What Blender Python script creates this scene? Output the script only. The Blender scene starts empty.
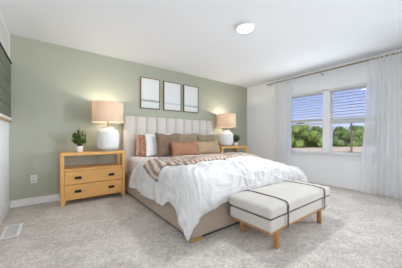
import bpy, bmesh, math, random
from mathutils import Vector, Matrix, noise
PI = math.pi
random.seed(7)
scene = bpy.context.scene
col = scene.collection

# ---------------------------------------------------------------- camera
CAM = Vector((0.486, -3.83, 0.996))
cam_d = bpy.data.cameras.new('camera')
cam = bpy.data.objects.new('camera', cam_d)
col.objects.link(cam)
cam_d.sensor_width = 36.0
cam_d.lens = 198.0 / 402.0 * 36.0
cam_d.shift_y = 3.0 / 402.0
cam_d.clip_start = 0.02
cam_d.clip_end = 400
cam.location = CAM
cam.rotation_euler = (PI / 2, 0, math.atan2(264, 198) - PI / 2)
scene.camera = cam

# ---------------------------------------------------------------- world, sun, daylight, fill lamps, exposure
scene.view_settings.view_transform = 'Standard'
scene.view_settings.look = 'None'
scene.view_settings.gamma = 1.0
scene.view_settings.use_curve_mapping = False
scene.view_settings.exposure = 0.20
scene.cycles.max_bounces = 10
scene.cycles.diffuse_bounces = 6
scene.cycles.transparent_max_bounces = 24

world = bpy.data.worlds.new('sky')
scene.world = world
world.use_nodes = True
nt = world.node_tree
nt.nodes.clear()
w_out = nt.nodes.new('ShaderNodeOutputWorld')
w_bg = nt.nodes.new('ShaderNodeBackground')
w_ramp = nt.nodes.new('ShaderNodeValToRGB')
w_sep = nt.nodes.new('ShaderNodeSeparateXYZ')
w_tc = nt.nodes.new('ShaderNodeTexCoord')
nt.links.new(w_tc.outputs['Generated'], w_sep.inputs[0])
nt.links.new(w_sep.outputs['Z'], w_ramp.inputs[0])
nt.links.new(w_ramp.outputs[0], w_bg.inputs[0])
nt.links.new(w_bg.outputs[0], w_out.inputs[0])
e = w_ramp.color_ramp.elements
e[0].position = 0.0
e[0].color = (0.62, 0.68, 0.88, 1)
e[1].position = 1.0
e[1].color = (0.10, 0.22, 0.70, 1)
m_ = w_ramp.color_ramp.elements.new(0.10)
m_.color = (0.42, 0.52, 0.86, 1)
m_ = w_ramp.color_ramp.elements.new(0.26)
m_.color = (0.17, 0.31, 0.82, 1)
w_bg.inputs[1].default_value = 1.15


def add_light(kind, name, loc, power, color=(1, 1, 1), rot=(0, 0, 0), size=None, size_y=None, radius=None):
    d = bpy.data.lights.new(name, kind)
    d.energy = power
    d.color = color
    if kind == 'AREA':
        d.shape = 'RECTANGLE'
        d.size = size
        d.size_y = size_y
    if kind == 'POINT':
        d.shadow_soft_size = radius
    o = bpy.data.objects.new(name, d)
    col.objects.link(o)
    o.location = loc
    o.rotation_euler = rot
    return o


sun = add_light('SUN', 'sun', (-10, -10, 20), 4.2, (1.0, 0.95, 0.86), (math.radians(52), 0, math.radians(-70)))
sun.data.angle = math.radians(1.0)
# added fill lamp by the right wall, out of view, brightening the left wall
side = add_light('AREA', 'side_fill', (4.95, -4.3, 1.25), 29, (0.90, 0.96, 1.05), (0, PI / 2 - 0.03, -0.58), 1.5, 0.9)
side.data.spread = math.radians(75)
# added lamp behind the camera, lifting the left side; the rear wall is solid
add_light('AREA', 'rear_fill', (0.62, -4.72, 1.30), 15.5, (0.92, 0.97, 1.04), (PI / 2, 0, 0), 0.9, 1.9)
# sky light entering through the bedroom window
add_light('AREA', 'window_skylight', (4.86, -2.10, 1.30), 21, (0.86, 0.94, 1.02), (0, PI / 2, 0), 1.3, 1.6)
# the lit ceiling fixture
add_light('AREA', 'ceiling_fixture', (2.50, -2.105, 2.38), 19, (0.94, 0.99, 1.05), (0, 0, 0), 0.2, 0.2)


# ---------------------------------------------------------------- materials
def principled(name, color, rough=0.6, metal=0.0, spec=0.3, sheen=0.0):
    m = bpy.data.materials.new(name)
    m.use_nodes = True
    b = m.node_tree.nodes['Principled BSDF']
    b.inputs['Base Color'].default_value = (*color, 1)
    b.inputs['Roughness'].default_value = rough
    b.inputs['Metallic'].default_value = metal
    b.inputs['Specular IOR Level'].default_value = spec
    if sheen:
        b.inputs['Sheen Weight'].default_value = sheen
    return m


def lk(m, a, b):
    m.node_tree.links.new(a, b)


def nd(m, t, **kw):
    n = m.node_tree.nodes.new(t)
    for k, v in kw.items():
        setattr(n, k, v)
    return n


def noisy(name, c1, c2, scale=20, rough=0.7, bump=0.0, bscale=None, stretch=(1, 1, 1), detail=4, metal=0.0, spec=0.3,
          lo=0.35, hi=0.65, bdist=0.01, sheen=0.0):
    """two colours mixed by noise, with an optional bump"""
    m = principled(name, c1, rough, metal, spec, sheen)
    b = m.node_tree.nodes['Principled BSDF']
    tc = nd(m, 'ShaderNodeTexCoord')
    mp = nd(m, 'ShaderNodeMapping')
    mp.inputs['Scale'].default_value = stretch
    lk(m, tc.outputs['Object'], mp.inputs[0])
    n = nd(m, 'ShaderNodeTexNoise')
    n.inputs['Scale'].default_value = scale
    n.inputs['Detail'].default_value = detail
    lk(m, mp.outputs[0], n.inputs['Vector'])
    r = nd(m, 'ShaderNodeValToRGB')
    r.color_ramp.elements[0].position = lo
    r.color_ramp.elements[0].color = (*c1, 1)
    r.color_ramp.elements[1].position = hi
    r.color_ramp.elements[1].color = (*c2, 1)
    lk(m, n.outputs[0], r.inputs[0])
    lk(m, r.outputs[0], b.inputs['Base Color'])
    if bump:
        n2 = nd(m, 'ShaderNodeTexNoise')
        n2.inputs['Scale'].default_value = bscale or scale
        n2.inputs['Detail'].default_value = 3
        lk(m, mp.outputs[0], n2.inputs['Vector'])
        bp = nd(m, 'ShaderNodeBump')
        bp.inputs['Strength'].default_value = bump
        bp.inputs['Distance'].default_value = bdist
        lk(m, n2.outputs[0], bp.inputs['Height'])
        lk(m, bp.outputs[0], b.inputs['Normal'])
    return m


M = {}
M['white_wall'] = noisy('white_wall_paint', (0.845, 0.87, 0.89), (0.865, 0.89, 0.91), 60, 0.75, 0.05, 250, spec=0.2)
M['sage_wall'] = noisy('sage_wall_paint', (0.435, 0.452, 0.362), (0.450, 0.467, 0.376), 60, 0.75, 0.05, 250, spec=0.2)
M['ceiling'] = noisy('ceiling_paint', (0.82, 0.84, 0.86), (0.84, 0.86, 0.88), 80, 0.9, 0.08, 150, spec=0.1)
M['trim'] = noisy('white_trim_paint', (0.87, 0.87, 0.865), (0.89, 0.89, 0.885), 30, 0.4, spec=0.35)
M['plastic'] = noisy('white_plastic', (0.80, 0.80, 0.78), (0.82, 0.82, 0.80), 30, 0.35)
M['white_metal'] = noisy('white_enamel', (0.78, 0.77, 0.75), (0.80, 0.79, 0.77), 30, 0.4)
M['grille'] = noisy('grey_enamel', (0.66, 0.66, 0.65), (0.70, 0.70, 0.69), 30, 0.5)
M['dark'] = noisy('dark_opening', (0.03, 0.03, 0.03), (0.05, 0.05, 0.05), 30, 0.8)
M['black'] = noisy('black_metal', (0.012, 0.012, 0.012), (0.02, 0.02, 0.02), 60, 0.4)
M['brass'] = noisy('brushed_brass', (0.62, 0.45, 0.15), (0.70, 0.52, 0.20), 60, 0.35, metal=0.8)
M['rod'] = noisy('antique_brass', (0.30, 0.25, 0.14), (0.36, 0.30, 0.18), 60, 0.4, metal=0.4)
M['oak'] = noisy('honey_oak', (0.72, 0.375, 0.115), (0.82, 0.46, 0.165), 14, 0.5, 0.06, 60, stretch=(0.6, 6, 6), bdist=0.002)
M['oak_post'] = noisy('honey_oak_upright', (0.72, 0.375, 0.115), (0.82, 0.46, 0.165), 14, 0.5, 0.06, 60, stretch=(6, 6, 0.6), bdist=0.002)
M['walnut'] = noisy('warm_brown_wood', (0.36, 0.17, 0.06), (0.50, 0.26, 0.10), 14, 0.5, 0.05, 60, stretch=(3, 3, 1), bdist=0.002)
M['frame_wood'] = noisy('picture_frame_wood', (0.19, 0.105, 0.055), (0.27, 0.16, 0.085), 30, 0.5)
M['ceramic'] = noisy('white_textured_ceramic', (0.78, 0.77, 0.75), (0.84, 0.83, 0.81), 30, 0.55, 0.5, 60, bdist=0.006)
M['taupe_wood'] = noisy('greyed_wood_foot', (0.36, 0.31, 0.25), (0.42, 0.36, 0.30), 30, 0.6)
M['pot'] = noisy('white_glazed_pot', (0.80, 0.80, 0.79), (0.83, 0.83, 0.82), 30, 0.4)
M['soil'] = noisy('potting_soil', (0.05, 0.035, 0.02), (0.09, 0.06, 0.04), 90, 0.9)
M['leaf'] = noisy('houseplant_leaves', (0.04, 0.085, 0.015), (0.20, 0.32, 0.07), 30, 0.5)
M['leaf_blue'] = noisy('dusky_plant_leaves', (0.04, 0.085, 0.045), (0.12, 0.20, 0.11), 30, 0.5)
M['bark'] = noisy('brown_bark', (0.10, 0.07, 0.045), (0.16, 0.11, 0.075), 20, 0.9)
M['upholstery'] = noisy('beige_bed_linen_weave', (0.41, 0.325, 0.255), (0.47, 0.38, 0.305), 260, 0.85, 0.2, 400, bdist=0.002, sheen=0.1)
M['headboard'] = noisy('oatmeal_headboard_weave', (0.60, 0.56, 0.51), (0.66, 0.62, 0.57), 260, 0.85, 0.2, 400, bdist=0.002, sheen=0.1)
M['plinth'] = noisy('dark_plinth', (0.05, 0.04, 0.035), (0.07, 0.06, 0.05), 30, 0.7)
M['sheet'] = noisy('blush_white_sheet', (0.76, 0.68, 0.67), (0.79, 0.71, 0.70), 20, 0.85, 0.15, 30)
M['duvet'] = noisy('white_cotton', (0.63, 0.62, 0.605), (0.665, 0.655, 0.64), 12, 0.9, 0.45, 22, bdist=0.012)
M['white_pillow'] = noisy('white_pillow_cotton', (0.82, 0.81, 0.80), (0.85, 0.84, 0.83), 12, 0.9, 0.3, 18)
M['taupe'] = noisy('taupe_velvet', (0.155, 0.10, 0.065), (0.21, 0.137, 0.09), 9, 0.8, 0.25, 14, sheen=0.3)
M['taupe_light'] = noisy('greige_velvet', (0.23, 0.175, 0.107), (0.295, 0.23, 0.146), 9, 0.8, 0.25, 14, sheen=0.3)
M['rust'] = noisy('terracotta_leather', (0.295, 0.135, 0.07), (0.335, 0.165, 0.09), 12, 0.55, 0.3, 20)
M['tan'] = noisy('tan_leather', (0.37, 0.255, 0.15), (0.43, 0.31, 0.19), 12, 0.55, 0.3, 20)
M['peach'] = noisy('peach_linen', (0.52, 0.33, 0.24), (0.58, 0.38, 0.28), 40, 0.85, 0.2, 60)
M['rust_print'] = noisy('rust_speckled_weave', (0.46, 0.19, 0.12), (0.62, 0.38, 0.29), 45, 0.85, 0.3, 60, lo=0.42, hi=0.58)
M['bench'] = noisy('stone_linen_weave', (0.50, 0.465, 0.415), (0.57, 0.535, 0.485), 220, 0.85, 0.2, 400, bdist=0.002)
M['strap'] = noisy('dark_brown_leather', (0.075, 0.045, 0.035), (0.11, 0.07, 0.055), 40, 0.5)
M['cord'] = noisy('white_cord', (0.7, 0.7, 0.7), (0.78, 0.78, 0.78), 60, 0.8)
M['panel'] = noisy('dark_sage_boards', (0.135, 0.155, 0.115), (0.165, 0.185, 0.14), 12, 0.6, stretch=(1, 0.5, 8))
M['groove'] = noisy('dark_groove', (0.05, 0.06, 0.045), (0.065, 0.075, 0.055), 30, 0.8)
M['ledge_wood'] = noisy('light_brown_wood', (0.42, 0.26, 0.13), (0.52, 0.34, 0.19), 14, 0.5, stretch=(6, 0.8, 6))
M['tree_a'] = noisy('bright_green_foliage', (0.12, 0.20, 0.035), (0.27, 0.36, 0.08), 3, 0.8)
M['tree_b'] = noisy('mid_green_foliage', (0.085, 0.145, 0.035), (0.19, 0.27, 0.07), 3, 0.8)
M['tree_c'] = noisy('dark_green_foliage', (0.055, 0.095, 0.03), (0.13, 0.185, 0.06), 3, 0.8)
M['grass'] = noisy('field_grass', (0.16, 0.20, 0.06), (0.30, 0.33, 0.12), 2.5, 0.95)
M['sand'] = noisy('dry_dirt_road', (0.60, 0.42, 0.25), (0.70, 0.53, 0.35), 1.5, 0.95)
M['pole'] = noisy('weathered_pole_wood', (0.13, 0.085, 0.06), (0.19, 0.13, 0.09), 20, 0.9)


def carpet_material():
    m = principled('cut_pile_carpet', (0.5, 0.46, 0.42), 1.0, spec=0.05, sheen=0.15)
    b = m.node_tree.nodes['Principled BSDF']
    tc = nd(m, 'ShaderNodeTexCoord')
    n1 = nd(m, 'ShaderNodeTexNoise')
    n1.inputs['Scale'].default_value = 66
    n1.inputs['Detail'].default_value = 3
    n2 = nd(m, 'ShaderNodeTexNoise')
    n2.inputs['Scale'].default_value = 3.2
    n2.inputs['Detail'].default_value = 4
    n2.inputs['Distortion'].default_value = 1.2
    n3 = nd(m, 'ShaderNodeTexNoise')
    n3.inputs['Scale'].default_value = 22
    n3.inputs['Detail'].default_value = 3
    for n in (n1, n2, n3):
        lk(m, tc.outputs['Object'], n.inputs['Vector'])
    r = nd(m, 'ShaderNodeValToRGB')
    r.color_ramp.elements[0].position = 0.372
    r.color_ramp.elements[0].color = (0.36, 0.318, 0.28, 1)
    r.color_ramp.elements[1].position = 0.628
    r.color_ramp.elements[1].color = (0.74, 0.675, 0.61, 1)
    a = nd(m, 'ShaderNodeMath', operation='MULTIPLY_ADD')
    a.inputs[1].default_value = 0.26
    lk(m, n2.outputs[0], a.inputs[0])
    s = nd(m, 'ShaderNodeMath', operation='MULTIPLY')
    s.inputs[1].default_value = 0.46
    lk(m, n1.outputs[0], s.inputs[0])
    s3 = nd(m, 'ShaderNodeMath', operation='MULTIPLY_ADD')
    s3.inputs[1].default_value = 0.28
    lk(m, n3.outputs[0], s3.inputs[0])
    lk(m, s.outputs[0], s3.inputs[2])
    lk(m, s3.outputs[0], a.inputs[2])
    lk(m, a.outputs[0], r.inputs[0])
    lk(m, r.outputs[0], b.inputs['Base Color'])
    bp = nd(m, 'ShaderNodeBump')
    bp.inputs['Strength'].default_value = 0.7
    bp.inputs['Distance'].default_value = 0.012
    lk(m, s3.outputs[0], bp.inputs['Height'])
    lk(m, bp.outputs[0], b.inputs['Normal'])
    return m


M['carpet'] = carpet_material()


def glass_material():
    m = bpy.data.materials.new('window_glass')
    m.use_nodes = True
    m.node_tree.nodes.clear()
    o = nd(m, 'ShaderNodeOutputMaterial')
    mx = nd(m, 'ShaderNodeMixShader')
    t = nd(m, 'ShaderNodeBsdfTransparent')
    g = nd(m, 'ShaderNodeBsdfGlossy')
    g.inputs['Roughness'].default_value = 0.02
    mx.inputs[0].default_value = 0.03
    lk(m, t.outputs[0], mx.inputs[1])
    lk(m, g.outputs[0], mx.inputs[2])
    lk(m, mx.outputs[0], o.inputs[0])
    return m


M['glass'] = glass_material()


def cloth_through(name, color, transp, transl, weave=0.0):
    """thin woven cloth: diffuse + translucent + a share of open weave"""
    m = bpy.data.materials.new(name)
    m.use_nodes = True
    m.node_tree.nodes.clear()
    o = nd(m, 'ShaderNodeOutputMaterial')
    d = nd(m, 'ShaderNodeBsdfDiffuse')
    tl = nd(m, 'ShaderNodeBsdfTranslucent')
    tp = nd(m, 'ShaderNodeBsdfTransparent')
    tc = nd(m, 'ShaderNodeTexCoord')
    n = nd(m, 'ShaderNodeTexNoise')
    n.inputs['Scale'].default_value = 180
    lk(m, tc.outputs['Object'], n.inputs['Vector'])
    r = nd(m, 'ShaderNodeValToRGB')
    r.color_ramp.elements[0].color = (*[c * (1 - weave) for c in color], 1)
    r.color_ramp.elements[1].color = (*color, 1)
    lk(m, n.outputs[0], r.inputs[0])
    lk(m, r.outputs[0], d.inputs[0])
    lk(m, r.outputs[0], tl.inputs[0])
    m1 = nd(m, 'ShaderNodeMixShader')
    m1.inputs[0].default_value = transl
    lk(m, d.outputs[0], m1.inputs[1])
    lk(m, tl.outputs[0], m1.inputs[2])
    m2 = nd(m, 'ShaderNodeMixShader')
    m2.inputs[0].default_value = transp
    lk(m, m1.outputs[0], m2.inputs[1])
    lk(m, tp.outputs[0], m2.inputs[2])
    lk(m, m2.outputs[0], o.inputs[0])
    return m


M['sheer'] = cloth_through('white_sheer_voile', (0.96, 0.96, 0.955), 0.24, 0.38)
M['slat'] = cloth_through('white_vinyl_slat', (0.94, 0.94, 0.94), 0.0, 0.40)
M['shade'] = cloth_through('oatmeal_linen_shade', (0.80, 0.68, 0.555), 0.0, 0.30, 0.10)


def emitter(name, color, strength):
    m = bpy.data.materials.new(name)
    m.use_nodes = True
    m.node_tree.nodes.clear()
    o = nd(m, 'ShaderNodeOutputMaterial')
    em = nd(m, 'ShaderNodeEmission')
    em.inputs[0].default_value = (*color, 1)
    em.inputs[1].default_value = strength
    lk(m, em.outputs[0], o.inputs[0])
    return m


M['diffuser'] = emitter('lit_ceiling_diffuser', (1.0, 0.98, 0.95), 3.0)
M['bulb'] = emitter('lit_warm_bulb', (1.0, 0.70, 0.42), 10.0)


def throw_material():
    m = principled('striped_knit_wool', (0.5, 0.4, 0.3), 0.95, spec=0.1, sheen=0.2)
    b = m.node_tree.nodes['Principled BSDF']
    uv = nd(m, 'ShaderNodeUVMap', uv_map='cloth')
    w = nd(m, 'ShaderNodeTexWave', wave_type='BANDS', bands_direction='X')
    w.inputs['Scale'].default_value = 2 * PI / 20 / 0.06
    w.inputs['Distortion'].default_value = 0.25
    lk(m, uv.outputs[0], w.inputs['Vector'])
    r = nd(m, 'ShaderNodeValToRGB')
    r.color_ramp.elements[0].position = 0.25
    r.color_ramp.elements[0].color = (0.29, 0.20, 0.145, 1)
    r.color_ramp.elements[1].position = 0.7
    r.color_ramp.elements[1].color = (0.60, 0.485, 0.395, 1)
    lk(m, w.outputs[0], r.inputs[0])
    lk(m, r.outputs[0], b.inputs['Base Color'])
    n = nd(m, 'ShaderNodeTexNoise')
    n.inputs['Scale'].default_value = 90
    lk(m, uv.outputs[0], n.inputs['Vector'])
    bp = nd(m, 'ShaderNodeBump')
    bp.inputs['Strength'].default_value = 0.5
    bp.inputs['Distance'].default_value = 0.006
    lk(m, n.outputs[0], bp.inputs['Height'])
    lk(m, bp.outputs[0], b.inputs['Normal'])
    return m


M['throw'] = throw_material()


def print_material(name, horizon, tint, seed):
    """pale abstract seascape: off-white paper with a thin misty horizon band"""
    m = principled(name, (0.8, 0.8, 0.8), 0.6, spec=0.3)
    b = m.node_tree.nodes['Principled BSDF']
    uv = nd(m, 'ShaderNodeUVMap', uv_map='cloth')
    sep = nd(m, 'ShaderNodeSeparateXYZ')
    mp = nd(m, 'ShaderNodeMapping')
    mp.inputs['Location'].default_value = (seed, seed * 1.7, 0)
    mp.inputs['Scale'].default_value = (5, 16, 1)
    lk(m, uv.outputs[0], mp.inputs[0])
    lk(m, uv.outputs[0], sep.inputs[0])
    n = nd(m, 'ShaderNodeTexNoise')
    n.inputs['Scale'].default_value = 1.0
    n.inputs['Detail'].default_value = 5
    lk(m, mp.outputs[0], n.inputs['Vector'])
    a = nd(m, 'ShaderNodeMath', operation='MULTIPLY_ADD')
    a.inputs[1].default_value = 0.10
    lk(m, n.outputs[0], a.inputs[0])
    lk(m, sep.outputs['Y'], a.inputs[2])
    r = nd(m, 'ShaderNodeValToRGB')
    cr = r.color_ramp
    h = horizon + 0.05
    cr.elements[0].position = 0.0
    cr.elements[0].color = (0.70, 0.71, 0.69, 1)
    cr.elements[1].position = 1.0
    cr.elements[1].color = (0.78, 0.79, 0.78, 1)
    for p, c in ((h - 0.13, (0.68, 0.72, 0.70)), (h - 0.05, (0.76, 0.77, 0.75)), (h - 0.02, tint), (h + 0.012, tint),
                 (h + 0.04, (0.74, 0.76, 0.75))):
        q = cr.elements.new(p)
        q.color = (*c, 1)
    lk(m, a.outputs[0], r.inputs[0])
    lk(m, r.outputs[0], b.inputs['Base Color'])
    return m


# ---------------------------------------------------------------- mesh helpers
def mesh_obj(name, bm, mat, parent=None, loc=None, bevel=0, smooth=None, solid=0):
    """world-space bmesh -> one object; children are stored relative to their parent's world location"""
    base = Vector(loc) if loc is not None else Vector((0, 0, 0))
    wbase = base
    if parent is not None:
        wbase = Vector(parent['_w']) if '_w' in parent else Vector(parent.location)
        base = Vector((0, 0, 0))
    bmesh.ops.translate(bm, verts=bm.verts, vec=-wbase)
    bmesh.ops.recalc_face_normals(bm, faces=bm.faces) if solid == 0 else None
    me = bpy.data.meshes.new(name)
    bm.to_mesh(me)
    bm.free()
    me.materials.append(mat)
    o = bpy.data.objects.new(name, me)
    col.objects.link(o)
    o.location = base
    if parent is not None:
        o.parent = parent
        PW[o.name] = wbase
    if solid:
        md = o.modifiers.new('thickness', 'SOLIDIFY')
        md.thickness = solid
        md.offset = 0
    if bevel:
        md = o.modifiers.new('bevel', 'BEVEL')
        md.width = bevel
        md.segments = 3
        md.limit_method = 'ANGLE'
        md.angle_limit = math.radians(40)
    if smooth is not None:
        for p in me.polygons:
            p.use_smooth = True
        if smooth < 170:
            me.set_sharp_from_angle(angle=math.radians(smooth))
    elif bevel:
        for p in me.polygons:
            p.use_smooth = True
        me.set_sharp_from_angle(angle=math.radians(40))
    return o


PW = {}


def sub(name, bm, mat, part, **kw):
    """a piece of a part: its parent sits at the same origin as the part's own thing"""
    w = PW[part.name]
    bmesh.ops.translate(bm, verts=bm.verts, vec=-w)
    o = mesh_obj(name, bm, mat, None, **kw)
    o.parent = part
    PW[o.name] = w
    return o


def thing(name, label, cat, loc, group=None):
    o = bpy.data.objects.new(name, None)
    col.objects.link(o)
    o.empty_display_size = 0.1
    o.location = loc
    tag(o, label, cat, group)
    return o


def tag(o, label, cat, group=None):
    o['label'] = label
    o['category'] = cat
    if group:
        o['group'] = group
    return o


def struct(o):
    o['kind'] = 'structure'
    return o


def dup(root, loc, label):
    r = root.copy()
    col.objects.link(r)
    r.location = loc
    r['label'] = label
    for ch in list(root.children):
        c = ch.copy()
        col.objects.link(c)
        c.parent = r
        for g in list(ch.children):
            d = g.copy()
            col.objects.link(d)
            d.parent = c
    return r


def box(bm, x0, x1, y0, y1, z0, z1, taper=None):
    vs = [bm.verts.new((x, y, z)) for z in (z0, z1) for (x, y) in ((x0, y0), (x1, y0), (x1, y1), (x0, y1))]
    for f in ((0, 3, 2, 1), (4, 5, 6, 7), (0, 1, 5, 4), (1, 2, 6, 5), (2, 3, 7, 6), (3, 0, 4, 7)):
        bm.faces.new([vs[i] for i in f])
    return vs


def B(*boxes):
    bm = bmesh.new()
    for b in boxes:
        box(bm, *b)
    return bm


def lathe(bm, prof, cx, cy, n=32, closed=False):
    rings = []
    for r, z in prof:
        rings.append([bm.verts.new((cx + r * math.cos(2 * PI * i / n), cy + r * math.sin(2 * PI * i / n), z)) for i in range(n)])
    for a, b in zip(rings, rings[1:]):
        for i in range(n):
            bm.faces.new((a[i], a[(i + 1) % n], b[(i + 1) % n], b[i]))
    if not closed:
        bm.faces.new(list(reversed(rings[0])))
        bm.faces.new(rings[-1])
    else:
        a, b = rings[-1], rings[0]
        for i in range(n):
            bm.faces.new((a[i], a[(i + 1) % n], b[(i + 1) % n], b[i]))


def tube(bm, pts, radius, n=8):
    pts = [Vector(p) for p in pts]
    rings = []
    for i, p in enumerate(pts):
        d = (pts[min(i + 1, len(pts) - 1)] - pts[max(i - 1, 0)]).normalized()
        up = Vector((0, 0, 1)) if abs(d.z) < 0.9 else Vector((1, 0, 0))
        u = d.cross(up).normalized()
        v = d.cross(u)
        r = radius[i] if isinstance(radius, (list, tuple)) else radius
        rings.append([bm.verts.new(p + (u * math.cos(2 * PI * k / n) + v * math.sin(2 * PI * k / n)) * r) for k in range(n)])
    for a, b in zip(rings, rings[1:]):
        for k in range(n):
            bm.faces.new((a[k], a[(k + 1) % n], b[(k + 1) % n], b[k]))
    bm.faces.new(list(reversed(rings[0])))
    bm.faces.new(rings[-1])


def grid(fn, nu, nv, uvfn=None):
    bm = bmesh.new()
    vs = [[bm.verts.new(fn(i / nu, j / nv)) for j in range(nv + 1)] for i in range(nu + 1)]
    layer = bm.loops.layers.uv.new('cloth') if uvfn else None
    for i in range(nu):
        for j in range(nv):
            f = bm.faces.new((vs[i][j], vs[i + 1][j], vs[i + 1][j + 1], vs[i][j + 1]))
            if layer:
                for l, (a, b) in zip(f.loops, ((i, j), (i + 1, j), (i + 1, j + 1), (i, j + 1))):
                    l[layer].uv = uvfn(a / nu, b / nv)
    return bm


def nz(x, y, z=0.0):
    return noise.noise(Vector((x, y, z)))


def sstep(a, b, x):
    t = max(0.0, min(1.0, (x - a) / (b - a)))
    return t * t * (3 - 2 * t)


def cushion_bm(x0, x1, y0, y1, z0, z1, crown, seed):
    def f(u, v_, top):
        x, y = x0 + (x1 - x0) * u, y0 + (y1 - y0) * v_
        e = min(1, min(u, 1 - u) / 0.12) * min(1, min(v_, 1 - v_) / 0.22)
        e = e ** 0.6
        if top:
            return (x, y, z1 + crown * e + 0.004 * e * nz(x * 5, y * 5, seed))
        return (x, y, z0)
    nu, nv = 36, 18
    bm = bmesh.new()
    T = [[bm.verts.new(f(i / nu, j / nv, True)) for j in range(nv + 1)] for i in range(nu + 1)]
    Bm = [[bm.verts.new(f(i / nu, j / nv, False)) for j in range(nv + 1)] for i in range(nu + 1)]
    for i in range(nu):
        for j in range(nv):
            bm.faces.new((T[i][j], T[i + 1][j], T[i + 1][j + 1], T[i][j + 1]))
            bm.faces.new((Bm[i][j], Bm[i][j + 1], Bm[i + 1][j + 1], Bm[i + 1][j]))
    for i in range(nu):
        bm.faces.new((Bm[i][0], Bm[i + 1][0], T[i + 1][0], T[i][0]))
        bm.faces.new((Bm[i + 1][nv], Bm[i][nv], T[i][nv], T[i + 1][nv]))
    for j in range(nv):
        bm.faces.new((Bm[0][j + 1], Bm[0][j], T[0][j], T[0][j + 1]))
        bm.faces.new((Bm[nu][j], Bm[nu][j + 1], T[nu][j + 1], T[nu][j]))
    return bm


def sag(x, y):
    """the bedding slumps towards the far foot corner"""
    return 0.15 * sstep(2.75, 3.6, x) * sstep(-1.2, -2.2, y)


# ================================================================ SETTING
W, H, D = 5.04, 2.44, -4.85
struct(mesh_obj('floor', B((-0.12, W + 0.12, D - 0.1, 0.12, -0.10, 0.0)), M['carpet']))
struct(mesh_obj('ceiling', B((-0.12, W + 0.12, D - 0.1, 0.12, H, H + 0.12)), M['ceiling']))
struct(mesh_obj('wall_far', B((-0.12, W + 0.12, 0.0, 0.12, 0.0, H)), M['sage_wall']))
struct(mesh_obj('wall_left', B((-0.12, 0.0, D, 0.0, 0.0, H)), M['white_wall']))
struct(mesh_obj('wall_near', B((-0.12, W + 0.12, D - 0.1, D, 0.0, H)), M['white_wall']))
WY0, WY1, WZ0, WZ1 = -2.94, -1.245, 0.63, 1.985
struct(mesh_obj('wall_right', B((W, W + 0.16, D, WY0, 0, H), (W, W + 0.16, WY1, 0, 0, H),
                                (W, W + 0.16, WY0, WY1, 0, WZ0), (W, W + 0.16, WY0, WY1, WZ1, H)), M['white_wall']))


def skirting(name, bm):
    struct(mesh_obj(name, bm, M['trim'], bevel=0.004))


skirting('baseboard_far', B((0.014, W - 0.014, -0.014, 0, 0, 0.095), (0.014, W - 0.014, -0.010, 0, 0.095, 0.105)))
skirting('baseboard_left', B((0, 0.014, D, 0, 0, 0.095), (0, 0.010, D, 0, 0.095, 0.105)))
skirting('baseboard_right', B((W - 0.014, W, D, 0, 0, 0.095), (W - 0.010, W, D, 0, 0.095, 0.105)))

# window: one mulled pair of double-hung sashes
win = bpy.data.objects.new('window_1', None)
col.objects.link(win)
win.location = (W, -2.105, WZ0)
struct(win)
MY0, MY1 = -2.155, -2.025
fx0, fx1 = W + 0.05, W + 0.14
struct(mesh_obj('window_frame', B((fx0, fx1, WY0, WY0 + 0.02, WZ0, WZ1), (fx0, fx1, WY1 - 0.02, WY1, WZ0, WZ1),
                                  (fx0, fx1, WY0 + 0.02, WY1 - 0.02, WZ0, WZ0 + 0.03), (fx0, fx1, WY0 + 0.02, WY1 - 0.02, WZ1 - 0.03, WZ1)),
                M['trim'], win, bevel=0.004))
struct(mesh_obj('mullion', B((fx0 - 0.015, fx1, MY0, MY1, WZ0 + 0.03, WZ1 - 0.03)), M['trim'], win, bevel=0.004))
struct(mesh_obj('window_sill', B((W - 0.035, fx0, WY0 - 0.03, WY1 + 0.03, WZ0 - 0.022, WZ0), (W - 0.012, W, WY0 - 0.01, WY1 + 0.01, WZ0 - 0.075, WZ0 - 0.022)), M['trim'], win, bevel=0.004))
for (ya, yb) in ((WY0 + 0.02, MY0), (MY1, WY1 - 0.02)):
    for (za, zb, xo) in ((WZ0 + 0.03, 1.305, 0.0), (1.265, WZ1 - 0.03, 0.03)):
        x0 = W + 0.07 + xo
        s = struct(mesh_obj('sash', B((x0, x0 + 0.028, ya, ya + 0.028, za, zb), (x0, x0 + 0.028, yb - 0.028, yb, za, zb),
                                      (x0, x0 + 0.028, ya + 0.028, yb - 0.028, za, za + 0.03), (x0, x0 + 0.028, ya + 0.028, yb - 0.028, zb - 0.03, zb)),
                            M['trim'], win, bevel=0.003))
        struct(sub('glass_pane', B((x0 + 0.012, x0 + 0.016, ya + 0.028, yb - 0.028, za + 0.03, zb - 0.03)), M['glass'], s))

# ---------------------------------------------------------------- outside the window
struct(mesh_obj('ground', B((W + 0.4, 110, -75, 75, -1.2, -0.5)), M['grass']))
FW = Vector((0.8, 0.6, 0)).normalized()


def ray_pt(px, depth):
    u = (px - 201) / 198.0
    a = math.atan2(264, 198)
    fw = Vector((math.cos(a), math.sin(a), 0))
    rt = Vector((math.sin(a), -math.cos(a), 0))
    return Vector((CAM.x, CAM.y, 0)) + (fw + rt * u) * depth


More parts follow.
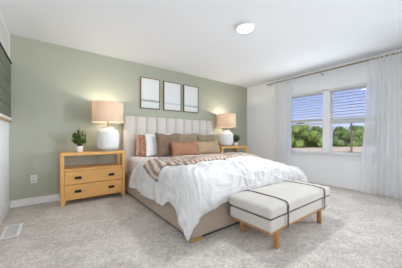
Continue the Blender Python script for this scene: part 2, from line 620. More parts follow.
# dirt road crossing the field
def road():
    near = [(255, 24.5), (290, 23.0), (325, 21.0), (365, 19.5), (420, 18.0)]
    far = [(255, 26.5), (290, 26.2), (325, 27.5), (365, 31.0), (420, 34.0)]
    bm = bmesh.new()
    top = []
    for (a, b) in zip(near, far):
        p, q = ray_pt(*a), ray_pt(*b)
        top.append((bm.verts.new((p.x, p.y, -0.47)), bm.verts.new((q.x, q.y, -0.47)),
                    bm.verts.new((p.x, p.y, -0.52)), bm.verts.new((q.x, q.y, -0.52))))
    for a, b in zip(top, top[1:]):
        bm.faces.new((a[0], b[0], b[1], a[1]))
        bm.faces.new((a[2], a[3], b[3], b[2]))
        bm.faces.new((a[0], a[2], b[2], b[0]))
        bm.faces.new((a[1], b[1], b[3], a[3]))
    bm.faces.new((top[0][0], top[0][1], top[0][3], top[0][2]))
    bm.faces.new((top[-1][0], top[-1][2], top[-1][3], top[-1][1]))
    struct(mesh_obj('dirt_road', bm, M['sand']))


road()


def make_tree(loc, height, width, mat, label, seed, name='leafy_tree', trunk_h=0.06):
    rnd = random.Random(seed)
    t = thing(name, label, 'tree', loc, 'trees along the road outside')
    bm = bmesh.new()
    tube(bm, [(loc[0], loc[1], -0.5), (loc[0] + 0.05, loc[1], -0.5 + height * 0.3), (loc[0], loc[1] + 0.05, -0.5 + height * 0.75)],
         [0.05 * height ** 0.7, 0.04 * height ** 0.7, 0.015 * height ** 0.7], 7)
    mesh_obj('trunk', bm, M['bark'], t, smooth=60)
    bm = bmesh.new()
    blobs = []
    for k in range(16):
        a = rnd.uniform(0, 2 * PI)
        f = (k + rnd.uniform(0.0, 1.0)) / 16
        rr = width * 0.55 * (1 - 0.7 * f * f) * rnd.uniform(0.5, 1.0)
        c = Vector((loc[0] + math.cos(a) * rr, loc[1] + math.sin(a) * rr, -0.5 + height * (trunk_h + (1 - trunk_h) * f * 0.86)))
        r = width * rnd.uniform(0.13, 0.26) * (1 - 0.35 * f)
        blobs.append((c, r))
        res = bmesh.ops.create_icosphere(bm, subdivisions=2, radius=r * 0.65, matrix=Matrix.Translation(c))
        for v in res['verts']:
            d = v.co - c
            v.co = c + d * (1 + 0.5 * nz(v.co.x * 3, v.co.y * 3, v.co.z * 3 + seed))
    for c, r in blobs:
        for _ in range(170):
            d = Vector((rnd.gauss(0, 1), rnd.gauss(0, 1), rnd.gauss(0, 1))).normalized()
            p = c + d * r * rnd.uniform(0.75, 1.2)
            s = rnd.uniform(0.05, 0.12) * (0.6 + 0.1 * height)
            u = Vector((rnd.gauss(0, 1), rnd.gauss(0, 1), rnd.gauss(0, 1))).normalized() * s
            v = d.cross(u).normalized() * s * 0.6
            bm.faces.new([bm.verts.new(p + q) for q in (u, v, -u, -v)])
    mesh_obj('foliage', bm, mat, t)


tree_spec = [
    # pixel, depth, height, width, material, label
    (293, 29, 3.6, 4.6, 'tree_a', 'bright green tree filling the left corner of the left window pane'),
    (304, 28.5, 3.4, 4.4, 'tree_a', 'broad bright green tree in the middle of the left window pane'),
    (314, 31, 3.4, 4.0, 'tree_b', 'mid green rounded tree right of centre in the left window pane'),
    (321, 36, 3.6, 4.8, 'tree_b', 'tree seen beside the white window mullion on its left side'),
    (299, 46, 5.6, 4.6, 'tree_c', 'dark tree behind the bright green trees in the left window pane'),
    (335, 35, 3.5, 5.0, 'tree_c', 'dark green tree just right of the white window mullion'),
    (342.5, 32.5, 2.9, 4.2, 'tree_b', 'low mid green tree left of the wooden pole outside'),
    (351, 40, 4.0, 5.2, 'tree_c', 'dark tree rising straight behind the wooden pole outside'),
    (357.5, 33.5, 2.8, 4.2, 'tree_a', 'low bright green tree right of the wooden pole outside'),
    (365, 37, 3.7, 4.8, 'tree_b', 'mid green tree at the right corner of the right window pane'),
    (374, 40, 4.2, 4.2, 'tree_b', 'tree seen faintly through the right sheer curtain'),
]
for i, (px, dep, hh, ww, mt, lab) in enumerate(tree_spec):
    p = ray_pt(px, dep)
    make_tree((p.x, p.y, -0.5), hh, ww, M[mt], lab, 31 + i)

p = ray_pt(351.5, 18.2)
bm = bmesh.new()
tube(bm, [(p.x, p.y, -0.5), (p.x, p.y, 1.0), (p.x, p.y, 2.4)], [0.085, 0.08, 0.075], 12)
tag(mesh_obj('wooden_post', bm, M['pole'], None, loc=(p.x, p.y, -0.5), smooth=50), 'dark upright wooden post standing outside the right window pane', 'post')

# ---------------------------------------------------------------- left wall fittings
v = thing('return_air_vent', 'white return air vent high on the left wall above the green panel', 'vent', (0.0, -0.46, 2.04))
mesh_obj('vent_frame', B((0, 0.016, -0.86, -0.06, 2.045, 2.085), (0, 0.016, -0.86, -0.06, 2.365, 2.405),
                         (0, 0.016, -0.86, -0.82, 2.085, 2.365), (0, 0.016, -0.10, -0.06, 2.085, 2.365)), M['white_metal'], v, bevel=0.004)
bm = bmesh.new()
for k in range(13):
    z = 2.09 + k * 0.0212
    box(bm, 0.001, 0.011, -0.82, -0.10, z, z + 0.015)
mesh_obj('louvers', bm, M['grille'], v)

pn = thing('wall_panel', 'dark sage green boarded panel on the left wall with a white and wood ledge', 'panel', (0.0, -0.6, 1.19))
PY0, PY1 = -1.20, -0.03
for k in range(5):
    z0 = 1.262 + k * 0.150
    mesh_obj('board', B((0.0, 0.024, PY0, PY1, z0 + 0.003, z0 + 0.147)), M['panel'], pn, bevel=0.004)
mesh_obj('backing', B((0.0, 0.012, PY0 + 0.004, PY1 - 0.004, 1.258, 2.014)), M['groove'], pn)
mesh_obj('top_cap', B((0.0, 0.034, PY0, PY1, 2.014, 2.03)), M['groove'], pn)
mesh_obj('lower_rail', B((0.0, 0.032, PY0, PY1, 1.222, 1.258)), M['trim'], pn, bevel=0.004)['label'] = 'white painted lower rail'
mesh_obj('ledge', B((0.0, 0.036, PY0, PY1, 1.200, 1.222)), M['ledge_wood'], pn, bevel=0.004)['label'] = 'light brown wooden ledge'

# outlet
ot = thing('wall_outlet', 'white electrical outlet on the sage wall left of the large nightstand', 'outlet', (0.265, 0.0, 0.375))
mesh_obj('cover_plate', B((0.228, 0.302, -0.006, 0, 0.317, 0.433)), M['plastic'], ot, bevel=0.003)
for zc in (0.352, 0.398):
    s = mesh_obj('socket', B((0.248, 0.282, -0.0085, -0.006, zc - 0.014, zc + 0.014)), M['grille'], ot, bevel=0.002)
    sub('slot', B((0.257, 0.260, -0.0095, -0.0085, zc - 0.006, zc + 0.006), (0.270, 0.273, -0.0095, -0.0085, zc - 0.006, zc + 0.006)), M['dark'], s)

# floor register
fv = thing('floor_vent', 'white metal floor register in the carpet beside the left wall', 'vent', (0.145, -0.955, 0.0))
mesh_obj('register_frame', B((0.072, 0.218, -1.135, -1.112, 0, 0.008), (0.072, 0.218, -0.798, -0.775, 0, 0.008),
                             (0.072, 0.097, -1.112, -0.798, 0, 0.008), (0.193, 0.218, -1.112, -0.798, 0, 0.008)), M['white_metal'], fv, bevel=0.003)
bm = bmesh.new()
for k in range(17):
    y = -1.108 + k * 0.0183
    box(bm, 0.097, 0.193, y, y + 0.010, 0.0005, 0.006)
box(bm, 0.142, 0.148, -1.112, -0.798, 0.0005, 0.0065)
mesh_obj('grille_bars', bm, M['grille'], fv)
mesh_obj('duct_plate', B((0.097, 0.193, -1.112, -0.798, 0.0002, 0.001)), M['dark'], fv)

# ceiling light
cl = thing('ceiling_light', 'round white flush ceiling light lit in the middle of the ceiling', 'light', (2.50, -2.105, H))
bm = bmesh.new()
lathe(bm, [(0.115, H), (0.12, H - 0.006), (0.12, H - 0.024), (0.109, H - 0.03), (0.104, H - 0.026)], 2.50, -2.105, 48)
mesh_obj('trim_ring', bm, M['white_metal'], cl, smooth=40)
bm = bmesh.new()
lathe(bm, [(0.106, H - 0.0265), (0.104, H - 0.034), (0.09, H - 0.041), (0.04, H - 0.044), (0.005, H - 0.0445)], 2.50, -2.105, 48)
mesh_obj('diffuser', bm, M['diffuser'], cl, smooth=60)

# ---------------------------------------------------------------- window blinds
for (ya, yb, zbot, lab) in ((MY1 + 0.004, WY1 - 0.004, 1.325, 'white slatted blind half raised over the left window unit'),
                            (WY0 + 0.004, MY0 - 0.004, 1.295, 'white slatted blind half raised over the right window unit')):
    b = thing('window_blind', lab, 'blind', (W + 0.03, (ya + yb) / 2, WZ1), 'window blinds')
    mesh_obj('headrail', B((W + 0.002, W + 0.052, ya, yb, WZ1 - 0.05, WZ1 - 0.002)), M['slat'], b, bevel=0.003)
    bm = bmesh.new()
    z = WZ1 - 0.075
    while z > zbot + 0.075:
        vs = box(bm, W + 0.004, W + 0.050, ya + 0.004, yb - 0.004, z - 0.0015, z + 0.0015)
        bmesh.ops.rotate(bm, verts=vs, cent=(W + 0.027, 0, z), matrix=Matrix.Rotation(math.radians(20), 3, 'Y'))
        z -= 0.058
    mesh_obj('slats', bm, M['slat'], b)
    bm = bmesh.new()
    for k in range(9):
        zz = zbot + 0.022 + k * 0.0052
        box(bm, W + 0.004 + 0.001 * (k % 2), W + 0.050, ya + 0.004, yb - 0.004, zz, zz + 0.0036)
    mesh_obj('slat_stack', bm, M['slat'], b)
    mesh_obj('bottom_rail', B((W + 0.003, W + 0.051, ya + 0.003, yb - 0.003, zbot, zbot + 0.020)), M['slat'], b, bevel=0.003)
    for yc in (ya + 0.13, (ya + yb) / 2, yb - 0.13):
        bm = bmesh.new()
        tube(bm, [(W + 0.0035, yc, WZ1 - 0.05), (W + 0.0035, yc, zbot + 0.02)], 0.0018, 6)
        mesh_obj('ladder_cord', bm, M['cord'], b)
    bm = bmesh.new()
    tube(bm, [(W + 0.0005, yb - 0.05, WZ1 - 0.05), (W - 0.002, yb - 0.05, 1.50)], 0.003, 6)
    mesh_obj('tilt_wand', bm, M['cord'], b)

# ---------------------------------------------------------------- curtain rod and curtains
RX, RZ = W - 0.115, 2.345
rd = thing('curtain_rod', 'slim antique brass curtain rod above the window', 'curtain rod', (RX, -2.1, RZ))
bm = bmesh.new()
tube(bm, [(RX, -3.50, RZ), (RX, -0.78, RZ)], 0.014, 12)
mesh_obj('rod', bm, M['rod'], rd, smooth=50)
for y in (-3.52, -0.76):
    bm = bmesh.new()
    bmesh.ops.create_uvsphere(bm, u_segments=16, v_segments=10, radius=0.02, matrix=Matrix.Translation((RX, y, RZ)))
    mesh_obj('finial', bm, M['rod'], rd, smooth=180)
for y in (-3.46, -2.03, -0.82):
    bm = bmesh.new()
    tube(bm, [(W, y, RZ - 0.03), (RX + 0.02, y, RZ - 0.03), (RX, y, RZ - 0.014)], 0.006, 8)
    box(bm, W - 0.005, W, y - 0.011, y + 0.011, RZ - 0.055, RZ - 0.005)
    mesh_obj('bracket', bm, M['rod'], rd, smooth=40)


def curtain(y0, y1, yb0, yb1, label, seed, folds, zb=0.012):
    """sheer panel hung from the rod; y0..y1 at the rod, yb0..yb1 at the hem"""
    c = thing('sheer_curtain', label, 'curtain', (RX, (y0 + y1) / 2, 0.0), 'sheer curtains')

    def fn(u, v_):
        z = zb + (RZ + 0.045 - zb) * v_
        s = 1 - v_
        ya = y0 + (yb0 - y0) * s ** 1.4
        yc = y1 + (yb1 - y1) * s ** 1.4
        uu = u + 0.018 * nz(u * 5, s * 1.5, seed)
        y = ya + (yc - ya) * uu
        ph = folds * 2 * PI * (u + 0.05 * nz(u * 3, 0, seed + 5)) + 0.5 * nz(u * 6, s * 2, seed)
        amp = (0.020 + 0.016 * s) * (1 + 0.5 * nz(u * 4, 3, seed))
        if v_ > 0.965:
            amp *= 0.45
        x = RX + 0.004 + amp * math.sin(ph) + 0.012 * s * math.sin(ph * 0.43 + 1) - 0.035 * s * s
        x = min(x, W - 0.035)
        if v_ > 0.965:
            x -= 0.010
        return (x, y, z)
    o = mesh_obj('cloth', grid(fn, folds * 10, 50), M['sheer'], c, smooth=180)

    n = folds
    for k in range(n):
        bm = bmesh.new()
        yc = y0 + (y1 - y0) * (k + 0.5) / n
        pts = [(RX + 0.017 * math.cos(a), yc, RZ + 0.017 * math.sin(a)) for a in [2 * PI * q / 12 for q in range(13)]]
        tube(bm, pts, 0.0025, 5)
        mesh_obj('rod_loop', bm, M['cord'], c)


curtain(-0.86, -1.42, -0.95, -1.40, 'white sheer curtain hanging left of the window beside the bed', 3, 9)
curtain(-2.79, -3.42, -2.68, -3.52, 'white sheer curtain hanging right of the window at the photo edge', 11, 10)

# ---------------------------------------------------------------- framed art
art_spec = [(1.862, 2.272, 'framed pale seascape print, leftmost of three above the headboard', 0.26, (0.33, 0.36, 0.35), 1.3),
            (2.358, 2.788, 'framed pale seascape print, middle of three above the headboard', 0.24, (0.58, 0.62, 0.60), 4.1),
            (2.852, 3.262, 'framed pale seascape print, rightmost of three above the headboard', 0.23, (0.38, 0.50, 0.47), 7.7)]
for (xa, xb, lab, hz, tint, sd) in art_spec:
    z0, z1 = 1.565, 2.180
    a = thing('framed_print', lab, 'picture', ((xa + xb) / 2, 0, z0), 'framed prints above the bed')
    f = 0.013
    mesh_obj('picture_frame', B((xa, xa + f, -0.035, -0.001, z0, z1), (xb - f, xb, -0.035, -0.001, z0, z1),
                                (xa + f, xb - f, -0.035, -0.001, z0, z0 + f), (xa + f, xb - f, -0.035, -0.001, z1 - f, z1)), M['frame_wood'], a, bevel=0.002)
    bm = B((xa + f, xb - f, -0.022, -0.004, z0 + f, z1 - f))
    lay = bm.loops.layers.uv.new('cloth')
    for fc in bm.faces:
        for l in fc.loops:
            l[lay].uv = ((l.vert.co.x - xa) / (xb - xa), (l.vert.co.z - z0) / (z1 - z0))
    mesh_obj('print', bm, print_material('pale_seascape', hz, tint, sd), a)


# ---------------------------------------------------------------- nightstands
def make_nightstand():
    X0, X1, Y0, Y1 = 0.575, 1.465, -0.395, -0.03
    t = thing('nightstand', 'large honey oak nightstand with open shelf and two drawers left of the bed', 'nightstand',
              ((X0 + X1) / 2, (Y0 + Y1) / 2, 0), 'oak nightstands')
    p_ = 0.045
    mesh_obj('top', B((X0, X1, Y0, Y1, 0.722, 0.765)), M['oak'], t, bevel=0.004)
    for (xa, ya, fl) in ((X0, Y0, 1), (X1 - p_, Y0, -1), (X0, Y1 - p_, 1), (X1 - p_, Y1 - p_, -1)):
        bm = B((xa, xa + p_, ya, ya + p_, 0.10, 0.722))
        # flared bracket foot
        vs = box(bm, xa, xa + p_, ya, ya + p_, 0.0, 0.10)
        for q in vs:
            if q.co.z > 0.05 and ((fl > 0 and q.co.x > xa + 0.01) or (fl < 0 and q.co.x < xa + 0.01)):
                q.co.x += 0.035 * fl
            if q.co.z < 0.05:
                q.co.x += (0.008 if q.co.x < xa + 0.01 else -0.008)
        mesh_obj('leg', bm, M['oak_post'], t, bevel=0.003)
    cx0, cx1 = X0 + p_, X1 - p_
    mesh_obj('carcass', B((X0 + 0.006, cx0 , Y0 + p_, Y1 - p_, 0.09, 0.50), (cx1, X1 - 0.006, Y0 + p_, Y1 - p_, 0.09, 0.50),
                          (cx0, cx1, Y1 - 0.015, Y1 - 0.002, 0.09, 0.50), (cx0, cx1, Y0 + 0.008, Y1 - 0.015, 0.09, 0.105)), M['oak'], t, bevel=0.002)
    mesh_obj('shelf', B((cx0, cx1, Y0 + 0.004, Y1 - 0.004, 0.497, 0.525)), M['oak'], t, bevel=0.003)
    mesh_obj('apron', B((cx0, cx1, Y0 + 0.006, Y0 + 0.026, 0.078, 0.098)), M['oak'], t, bevel=0.002)
    for (za, zb) in ((0.302, 0.492), (0.104, 0.294)):
        dr = mesh_obj('drawer', B((cx0 + 0.003, cx1 - 0.003, Y0 + 0.002, Y0 + 0.30, za, zb)), M['oak'], t, bevel=0.003)
        for xc in (0.790, 1.250):
            zc = (za + zb) / 2 - 0.005
            bm = B((xc - 0.042, xc + 0.042, Y0 - 0.004, Y0 + 0.002, zc - 0.019, zc + 0.019))
            box(bm, xc - 0.042, xc + 0.042, Y0 - 0.016, Y0 - 0.004, zc + 0.009, zc + 0.019)
            box(bm, xc - 0.042, xc - 0.034, Y0 - 0.012, Y0 - 0.004, zc - 0.019, zc + 0.009)
            box(bm, xc + 0.034, xc + 0.042, Y0 - 0.012, Y0 - 0.004, zc - 0.019, zc + 0.009)
            sub('handle', bm, M['black'], dr)['label'] = 'black metal cup handle'
    return t


ns = make_nightstand()
dup(ns, (4.135, ns.location.y, 0), 'honey oak nightstand right of the bed, mostly hidden behind it')


# ---------------------------------------------------------------- table lamps
def make_lamp():
    cx, cy, z0 = 1.226, -0.262, 0.7655
    t = thing('table_lamp', 'white ceramic jar lamp with linen drum shade on the left nightstand', 'lamp', (cx, cy, z0), 'bedside lamps')
    bm = bmesh.new()
    lathe(bm, [(0.134, z0), (0.140, z0 + 0.004), (0.140, z0 + 0.030), (0.136, z0 + 0.034)], cx, cy, 48)
    mesh_obj('foot_ring', bm, M['taupe_wood'], t, smooth=40)
    bm = bmesh.new()
    prof = [(0.140, 0.034), (0.158, 0.046), (0.170, 0.08), (0.177, 0.14), (0.180, 0.20), (0.178, 0.25), (0.172, 0.29), (0.158, 0.325),
            (0.132, 0.350), (0.104, 0.362), (0.095, 0.370), (0.096, 0.382), (0.103, 0.392), (0.097, 0.398), (0.060, 0.399)]
    lathe(bm, [(r * 0.97, z0 + z) for r, z in prof], cx, cy, 56)
    mesh_obj('ceramic_body', bm, M['ceramic'], t, smooth=60)
    bm = bmesh.new()
    lathe(bm, [(0.020, z0 + 0.399), (0.020, z0 + 0.425), (0.011, z0 + 0.430), (0.011, z0 + 0.515), (0.018, z0 + 0.52), (0.018, z0 + 0.56)], cx, cy, 20)
    mesh_obj('neck', bm, M['rod'], t, smooth=40)
    bm = bmesh.new()
    lathe(bm, [(0.012, z0 + 0.56), (0.028, z0 + 0.59), (0.034, z0 + 0.62), (0.028, z0 + 0.65), (0.008, z0 + 0.665)], cx, cy, 20)
    mesh_obj('bulb', bm, M['bulb'], t, smooth=80)
    bm = bmesh.new()
    zb, zt = z0 + 0.474, z0 + 0.798
    lathe(bm, [(0.242, zb), (0.236, zt), (0.2335, zt), (0.2395, zb)], cx, cy, 64, closed=True)
    sh = mesh_obj('lamp_shade', bm, M['shade'], t, smooth=60)
    bm = bmesh.new()
    for k in range(3):
        a = k * 2 * PI / 3
        tube(bm, [(cx, cy, zb + 0.055), (cx + 0.239 * math.cos(a), cy + 0.239 * math.sin(a), zb + 0.035)], 0.003, 6)
    sub('spider', bm, M['rod'], sh)
    return t


lamp1 = make_lamp()
LAMP_W = 7.5
lamp2_loc = (3.945, -0.262, 0.7655)
lamp2 = dup(lamp1, lamp2_loc, 'white ceramic jar lamp with linen drum shade on the right nightstand')
for q in (lamp1.location, Vector(lamp2_loc)):
    add_light('POINT', 'bedside_bulb', (q.x, q.y, q.z + 0.70), LAMP_W, (1.0, 0.90, 0.77), radius=0.035)


# ---------------------------------------------------------------- potted plants
def make_plant(cx, cy, z0, fol_r, fol_h, leafmat, label, seed, n_leaf, tilt=0.0):
    rnd = random.Random(seed)
    t = thing('potted_plant', label, 'plant', (cx, cy, z0), 'small potted plants')
    bm = bmesh.new()
    lathe(bm, [(0.040, z0), (0.045, z0 + 0.004), (0.049, z0 + 0.090), (0.047, z0 + 0.093), (0.044, z0 + 0.090), (0.043, z0 + 0.078)], cx, cy, 32)
    mesh_obj('pot', bm, M['pot'], t, smooth=50)
    bm = bmesh.new()
    lathe(bm, [(0.043, z0 + 0.0782), (0.030, z0 + 0.083), (0.004, z0 + 0.085)], cx, cy, 24)
    mesh_obj('soil', bm, M['soil'], t, smooth=60)
    stems = bmesh.new()
    leaves = bmesh.new()
    for k in range(34):
        a = rnd.uniform(0, 2 * PI)
        el = math.asin(rnd.uniform(-0.75, 1.0))
        rr = rnd.uniform(0.55, 1.0)
        tip = Vector((cx + rr * fol_r * math.cos(el) * math.cos(a) + tilt * fol_h * 0.5, cy + rr * fol_r * math.cos(el) * math.sin(a) * 0.9,
                      z0 + 0.085 + fol_h * (0.5 + 0.5 * rr * math.sin(el))))
        base = Vector((cx + 0.02 * math.cos(a), cy + 0.02 * math.sin(a), z0 + 0.080))
        mid = base.lerp(tip, 0.5) + Vector((0, 0, 0.02))
        tube(stems, [base, mid, tip], [0.0022, 0.0018, 0.001], 5)
        for q in range(n_leaf):
            f = rnd.uniform(0.35, 1.0)
            p = (base.lerp(mid, f * 2) if f < 0.5 else mid.lerp(tip, f * 2 - 1))
            d = Vector((rnd.gauss(0, 1), rnd.gauss(0, 1), rnd.gauss(0.25, 0.7))).normalized()
            L = rnd.uniform(0.024, 0.042)
            s = d.cross(Vector((rnd.gauss(0, .3), rnd.gauss(0, .3), 1))).normalized() * L * 0.32
            nrm = d.cross(s).normalized() * L * 0.12
            pts = [p, p + d * L * 0.35 + s - nrm, p + d * L, p + d * L * 0.35 - s - nrm, p + d * L * 0.5]
            vv = [leaves.verts.new(x) for x in pts]
            leaves.faces.new((vv[0], vv[1], vv[4]))
            leaves.faces.new((vv[1], vv[2], vv[4]))
            leaves.faces.new((vv[2], vv[3], vv[4]))
            leaves.faces.new((vv[3], vv[0], vv[4]))
    mesh_obj('stems', stems, M['bark'], t, smooth=180)
    mesh_obj('leaves', leaves, leafmat, t)


make_plant(0.822, -0.235, 0.7652, 0.108, 0.265, M['leaf'], 'small bushy green plant in a white pot on the left nightstand', 5, 24)
make_plant(4.325, -0.235, 0.7652, 0.125, 0.235, M['leaf_blue'], 'small dark green plant in a white pot on the right nightstand', 9, 18, 0.2)

# ---------------------------------------------------------------- bed
BX0, BX1, BY1 = 1.53, 3.66, -2.29
bed = thing('upholstered_bed', 'king bed with channel tufted oatmeal headboard and beige upholstered rails', 'bed', ((BX0 + BX1) / 2, -1.15, 0))
NCH = 10
cw = (BX1 - BX0) / NCH


def headboard_bm():
    # channel-tufted front swept along X, closed at the back
    bm = bmesh.new()
    xs, n = [], 12
    for c in range(NCH):
        for k in range(n):
            xs.append((BX0 + cw * (c + k / n), k / n))
    xs.append((BX1, 0.0))
    cols = []
    for x, f in xs:
        bulge = 0.040 * (max(0.0, math.sin(PI * f)) ** 0.42)
        y = -0.082 - bulge
        ring = [(x, y, 0.03), (x, y, 1.345 + 0.010 * bulge / 0.04), (x, y + 0.010, 1.378 + 0.006 * bulge / 0.04),
                (x, y + 0.035, 1.392), (x, -0.03, 1.392), (x, -0.015, 1.38), (x, -0.015, 0.03)]
        cols.append([bm.verts.new(q) for q in ring])
    for a, b in zip(cols, cols[1:]):
        for k in range(len(a) - 1):
            bm.faces.new((a[k], b[k], b[k + 1], a[k + 1]))
        bm.faces.new((a[-1], b[-1], b[0], a[0]))
    bm.faces.new(cols[0])
    bm.faces.new(list(reversed(cols[-1])))
    return bm


mesh_obj('headboard', headboard_bm(), M['headboard'], bed, smooth=50)
mesh_obj('side_rail', B((BX0, BX0 + 0.05, BY1 + 0.05, -0.135, 0.03, 0.36)), M['upholstery'], bed, bevel=0.014)
mesh_obj('side_rail', B((BX1 - 0.05, BX1, BY1 + 0.05, -0.135, 0.03, 0.36)), M['upholstery'], bed, bevel=0.014)
mesh_obj('foot_rail', B((BX0, BX1, BY1, BY1 + 0.05, 0.03, 0.36)), M['upholstery'], bed, bevel=0.014)
mesh_obj('slat_deck', B((BX0 + 0.05, BX1 - 0.05, BY1 + 0.05, -0.135, 0.27, 0.295)), M['plinth'], bed)
mesh_obj('plinth', B((BX0 + 0.03, BX0 + 0.05, BY1 + 0.05, -0.03, 0.0, 0.03), (BX1 - 0.05, BX1 - 0.03, BY1 + 0.05, -0.03, 0.0, 0.03),
                     (BX0 + 0.03, BX1 - 0.03, BY1 + 0.03, BY1 + 0.05, 0.0, 0.03)), M['plinth'], bed)
for (xa, sx) in ((BX0, 1), (BX1, -1)):
    def L(d0, d1):
        a, b = xa + sx * d0, xa + sx * d1
        return (min(a, b), max(a, b))
    mesh_obj('corner_foot', B((*L(-0.004, 0.13), BY1 - 0.004, BY1 + 0.02, 0.0, 0.029), (*L(-0.004, 0.02), BY1 + 0.02, BY1 + 0.10, 0.0, 0.029)), M['brass'], bed, bevel=0.003)['label'] = 'brass corner foot'

# mattress with its fitted sheet
mt = thing('mattress', 'thick mattress in a blush white fitted sheet on the bed', 'mattress', (2.595, -1.19, 0.296))
bm = cushion_bm(BX0 + 0.052, BX1 - 0.052, BY1 + 0.055, -0.135, 0.296, 0.640, 0.0, 0)
for q in bm.verts:
    if q.co.z > 0.5:
        q.co.z -= 1.15 * sag(q.co.x, q.co.y)
mesh_obj('fitted_sheet', bm, M['sheet'], mt, bevel=0.07)

# duvet: a flat sheet laid over the mattress block, hanging at both sides and the foot
TOP = 0.652
LX, RX_, FY = 1.492, 3.70, -2.312          # planes in which the cloth hangs
HANG_L, HANG_R, HANG_F = 0.43, 0.43, 0.32
DY0 = -0.98


def over(d, r):
    q = r * PI / 2
    if d < q:
        return r * math.sin(d / r), r * (1 - math.cos(d / r))
    return r, r + (d - q)


def duvet_pt(a, b, off=0.0):
    """a: distance across (0 at the left hanging plane), b: distance from the top edge towards the foot"""
    rL, rR, rF = 0.11, 0.30, 0.13
    xin0, xin1 = LX + rL, RX_ - rR
    yin = FY + rF
    x = LX + rL + a
    y = DY0 - b
    da = 0.0
    sgn = 0
    r = rF
    if x < xin0:
        da, sgn, r = xin0 - x, -1, rL
    elif x > xin1:
        da, sgn, r = x - xin1, 1, rR
    db = max(0.0, yin - y)
    d = math.hypot(da, db)
    bx, by = min(max(x, xin0), xin1), max(y, yin)
    n1 = nz(x * 2.1, y * 2.1, 1.0)
    n2 = nz(x * 4.6 + 2 * n1, y * 4.6, 5.0)
    ridge = 1 - abs(nz(x * 6.5 + 1.5 * n1, y * 5.0 + 2.0 * n2, 9.0)) * 2
    foot = 0.75 * sstep(0.6, 1.4, b) * (0.45 + 0.55 * sstep(1.6, 2.3, x))
    r2 = 1 - abs(nz(x * 11 + 3 * n2, y * 7 + 2 * n1, 3.0)) * 2.4
    r3 = 1 - abs(nz(x * 5 - y * 9 + 2 * n1, y * 5 + 2 * n2, 14.0)) * 2.4
    puff = 0.032 * n1 + 0.014 * n2 + 0.014 * max(0, ridge) ** 2 + foot * (0.012 * max(0, r2) ** 2 + 0.020 * max(0, r3) ** 3)
    puff += 0.034 * sstep(0.0, 0.6, (x - xin0)) * sstep(0, 0.6, xin1 - x) * sstep(0, .5, y - yin + .1) * sstep(0.35, 1.0, b)
    if d == 0:
        nrm = Vector((0, 0, 1))
        p = Vector((bx, by, TOP))
    else:
        if da and db:
            k = da / d
            r = r * k + rF * (1 - k)
        hor, drop = over(d, r)
        ux, uy = sgn * da / d, -db / d
        hang = sstep(0.08, 0.40, drop)
        along = (y if da >= db else x)
        wave = math.sin(along * 13 + 3 * n1 + 1.2) * 0.5 + math.sin(along * 29 + 4 * n2) * 0.28
        room = 0.022 if (db > da) else 0.040
        hor += hang * room * (0.35 + wave) * (1 if db <= da else 0.7)
        if da and db:                       # the corner falls in a soft cone
            hor += hang * 0.05 * min(da, db) / max(da, db)
        p = Vector((bx + ux * hor, by + uy * hor, TOP - drop))
        tt = min(1.0, d / (r * PI / 2))
        nrm = Vector((ux * math.sin(tt * PI / 2), uy * math.sin(tt * PI / 2), math.cos(tt * PI / 2)))
        puff *= (1 - 0.62 * hang)
        # the upper edge swings back towards the headboard as it hangs
        p.y += 0.30 * sstep(0.0, 0.35, drop) * max(0.0, 1 - b / 0.9) if da > 0 else 0
        # uneven hem
        p.z += 0.05 * hang * nz(along * 1.7, 2.0, 8.0)
        if db > 0:
            p.z -= 0.15 * hang * max(0.0, 1 - abs(x - 1.50) / 0.42)
        if sgn < 0:
            p.z += 0.10 * hang * math.exp(-((y + 1.98) / 0.10) ** 2)
        if da and db:
            p.z -= 0.09 * hang * (min(da, db) / max(da, db)) ** 1.5
    puff *= 0.35 + 0.65 * sstep(0.2, 0.8, b)
    p = p + nrm * (puff + off + 0.012)
    p.z -= sag(x, y)
    p.z = max(p.z, 0.035)
    return p


A0, A1 = -HANG_L - 0.06, (RX_ - LX - 0.21) + HANG_R
B1 = (DY0 - FY) + HANG_F - 0.06


def duvet_fn(u, v_):
    return duvet_pt(A0 + (A1 - A0) * u, B1 * v_)


dv = mesh_obj('duvet', grid(duvet_fn, 280, 190), M['duvet'], None, loc=(2.595, -1.55, 0.66), smooth=180, solid=0.018)
tag(dv, 'rumpled white duvet spread over the bed and hanging over its foot corner', 'duvet')

# knitted throw laid across the duvet
def throw_fn(u, v_):
    a0 = -0.13 - 0.11 * v_
    a = a0 + (A1 - 0.12 - a0) * u
    xx = LX + 0.11 + a
    b_up = 0.40 if xx < 1.6 else 0.40 - 0.06 * sstep(1.6, 2.2, xx)
    y_up = -1.22 + 0.10 * sstep(1.6, 2.3, xx) - 0.02 * sstep(2.3, 3.3, xx)
    y_lo = -1.72 - 0.22 * sstep(1.5, 1.75, xx) + 0.22 * sstep(2.3, 3.5, xx)
    y = y_up + (y_lo - y_up) * v_
    b = DY0 - y
    rib = abs(math.sin(PI * (a + 0.03 * math.sin(v_ * 9)) / 0.06)) ** 0.6
    edge = min(1.0, min(v_, 1 - v_) / 0.06) * min(1.0, min(u, 1 - u) / 0.02)
    return duvet_pt(a, b, 0.016 + 0.015 * rib * edge + 0.006 * edge)


tw = mesh_obj('knit_throw', grid(throw_fn, 420, 24, lambda u, v_: (-0.14 + (A1 - 0.08) * u + 0.004 * v_, v_ * 0.8)), M['throw'], None,
              loc=(2.5, -1.5, 0.72), smooth=180, solid=0.014)
tag(tw, 'beige and tan ribbed knit throw lying across the white duvet', 'throw blanket')


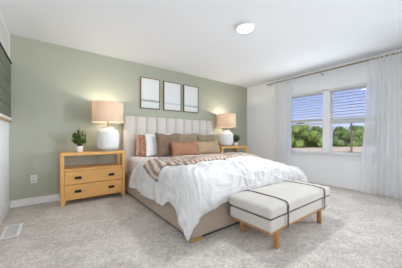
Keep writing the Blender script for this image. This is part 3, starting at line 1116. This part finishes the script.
# ---------------------------------------------------------------- pillows
def pillow(name, label, w, h, t, mat, cx, cy, z0, lean, yaw=0.0, roll=0.0, seed=0, dent=0.0, group='bed pillows', pipe=None):
    n = 26
    bm = bmesh.new()
    for side in (1, -1):
        vs = []
        for i in range(n + 1):
            row = []
            for j in range(n + 1):
                u, v_ = 2 * i / n - 1, 2 * j / n - 1
                x = w / 2 * u * (1 - 0.075 * (1 - v_ * v_))
                z = h / 2 * v_ * (1 - 0.075 * (1 - u * u))
                th = t / 2 * max(0.0, (1 - u ** 4) * (1 - v_ ** 4)) ** 0.55 * (1 - 0.25 * (u * u + v_ * v_) / 2)
                th *= 1 + 0.16 * nz(u * 2.2, v_ * 2.2, seed + side)
                if dent:
                    z -= dent * math.exp(-(u / 0.35) ** 2) * sstep(0.2, 1.0, v_)
                row.append(bm.verts.new((x, -side * th, z + h / 2)))
            vs.append(row)
        for i in range(n):
            for j in range(n):
                q = (vs[i][j], vs[i + 1][j], vs[i + 1][j + 1], vs[i][j + 1])
                bm.faces.new(q if side > 0 else tuple(reversed(q)))
    bmesh.ops.remove_doubles(bm, verts=bm.verts, dist=0.0008)
    o = mesh_obj(name, bm, mat, None, smooth=180)
    o.location = (cx, cy, z0)
    o.rotation_mode = 'XYZ'
    o.rotation_euler = (-lean, roll, yaw)
    tag(o, label, 'pillow', group)
    return o


SZ = 0.643
R = math.radians
pillow('standing_pillow', 'plain peach pillow at the far left against the headboard', 0.46, 0.40, 0.09, M['peach'], 1.915, -0.262, SZ, R(7), seed=1)
pillow('standing_pillow', 'rust speckled pillow between the peach and the white pillow', 0.44, 0.40, 0.09, M['rust_print'], 1.965, -0.365, SZ, R(9), R(-3), seed=2)
pillow('standing_pillow', 'plump white pillow left of the dark taupe square pillow', 0.50, 0.43, 0.10, M['white_pillow'], 2.045, -0.475, SZ, R(11), R(-2), seed=3)
pillow('square_pillow', 'dark taupe square pillow leaning in front of the white pillow', 0.53, 0.44, 0.15, M['taupe'], 2.205, -0.612, SZ, R(13), R(2), seed=4, dent=0.015)
pillow('square_pillow', 'taupe square pillow in the middle behind the terracotta lumbar pillow', 0.57, 0.44, 0.15, M['taupe_light'], 2.70, -0.43, SZ, R(12), R(-2), seed=5, dent=0.012)
pillow('square_pillow', 'taupe square pillow at the right end of the headboard', 0.56, 0.43, 0.15, M['taupe_light'], 3.26, -0.40, SZ, R(12), R(3), seed=6, dent=0.012)
pillow('lumbar_pillow', 'terracotta leather lumbar pillow, the redder of the front pair', 0.61, 0.275, 0.13, M['rust'], 2.45, -0.765, SZ + 0.004, R(16), R(2), seed=7)
pillow('lumbar_pillow', 'tan leather lumbar pillow in front at the right side of the bed', 0.64, 0.275, 0.13, M['tan'], 3.11, -0.62, SZ + 0.002, R(16), R(-2), seed=8)

# ---------------------------------------------------------------- bench
NX0, NX1, NY0, NY1 = 1.925, 3.135, -2.87, -2.375
bn = thing('upholstered_bench', 'stone linen bench on wooden legs with leather straps at the foot of the bed', 'bench', ((NX0 + NX1) / 2, (NY0 + NY1) / 2, 0))
mesh_obj('seat_frame', B((NX0 + 0.03, NX1 - 0.03, NY0 + 0.025, NY1 - 0.02, 0.163, 0.188)), M['walnut'], bn, bevel=0.004)
for (xa, ya) in ((2.075, NY0 + 0.035), (2.94, NY0 + 0.035), (2.065, NY1 - 0.075), (2.94, NY1 - 0.075)):
    bm = bmesh.new()
    vs = box(bm, xa, xa + 0.042, ya, ya + 0.042, 0.0, 0.163)
    for q in vs:
        if q.co.z < 0.05:
            q.co.x += (0.003 if q.co.x < xa + 0.01 else -0.003)
    mesh_obj('leg', bm, M['walnut'], bn, bevel=0.004)


lo = mesh_obj('lower_cushion', cushion_bm(NX0 + 0.012, NX1 - 0.012, NY0 + 0.010, NY1 - 0.008, 0.188, 0.300, 0.002, 1), M['bench'], bn, bevel=0.016)
hi = mesh_obj('upper_cushion', cushion_bm(NX0, NX1, NY0, NY1, 0.305, 0.402, 0.016, 2), M['bench'], bn, bevel=0.022)
sub('piping', B((NX0 + 0.006, NX1 - 0.006, NY0 + 0.005, NY1 - 0.004, 0.299, 0.306)), M['strap'], hi, bevel=0.004)['label'] = 'dark piping between the two cushions'
for xs in (2.185, 2.955):
    bm = bmesh.new()
    hw = 0.010
    path = [(NY0 + 0.018, 0.162), (NY0 - 0.003, 0.185), (NY0 - 0.003, 0.385), (NY0 + 0.008, 0.406), (NY0 + 0.04, 0.4135), (NY0 + 0.12, 0.4195), (NY1 - 0.12, 0.4195),
            (NY1 - 0.04, 0.4135), (NY1 - 0.008, 0.406), (NY1 + 0.003, 0.385), (NY1 + 0.003, 0.185), (NY1 - 0.014, 0.162)]
    rows = []
    for k, (y, z) in enumerate(path):
        c = Vector((0, (NY0 + NY1) / 2, 0.29))
        pa = Vector((0, *path[max(0, k - 1)]))
        pb = Vector((0, *path[min(len(path) - 1, k + 1)]))
        d = (pb - pa).normalized()
        nn = Vector((0, -d.z, d.y)) * 0.005
        rows.append([bm.verts.new((xs - hw, y, z)), bm.verts.new((xs + hw, y, z)),
                     bm.verts.new((xs + hw, y + nn.y, z + nn.z)), bm.verts.new((xs - hw, y + nn.y, z + nn.z))])
    for a, b in zip(rows, rows[1:]):
        for k in range(4):
            bm.faces.new((a[k], a[(k + 1) % 4], b[(k + 1) % 4], b[k]))
    bm.faces.new(rows[0])
    bm.faces.new(list(reversed(rows[-1])))
    mesh_obj('strap', bm, M['strap'], bn)['label'] = 'dark brown leather strap'
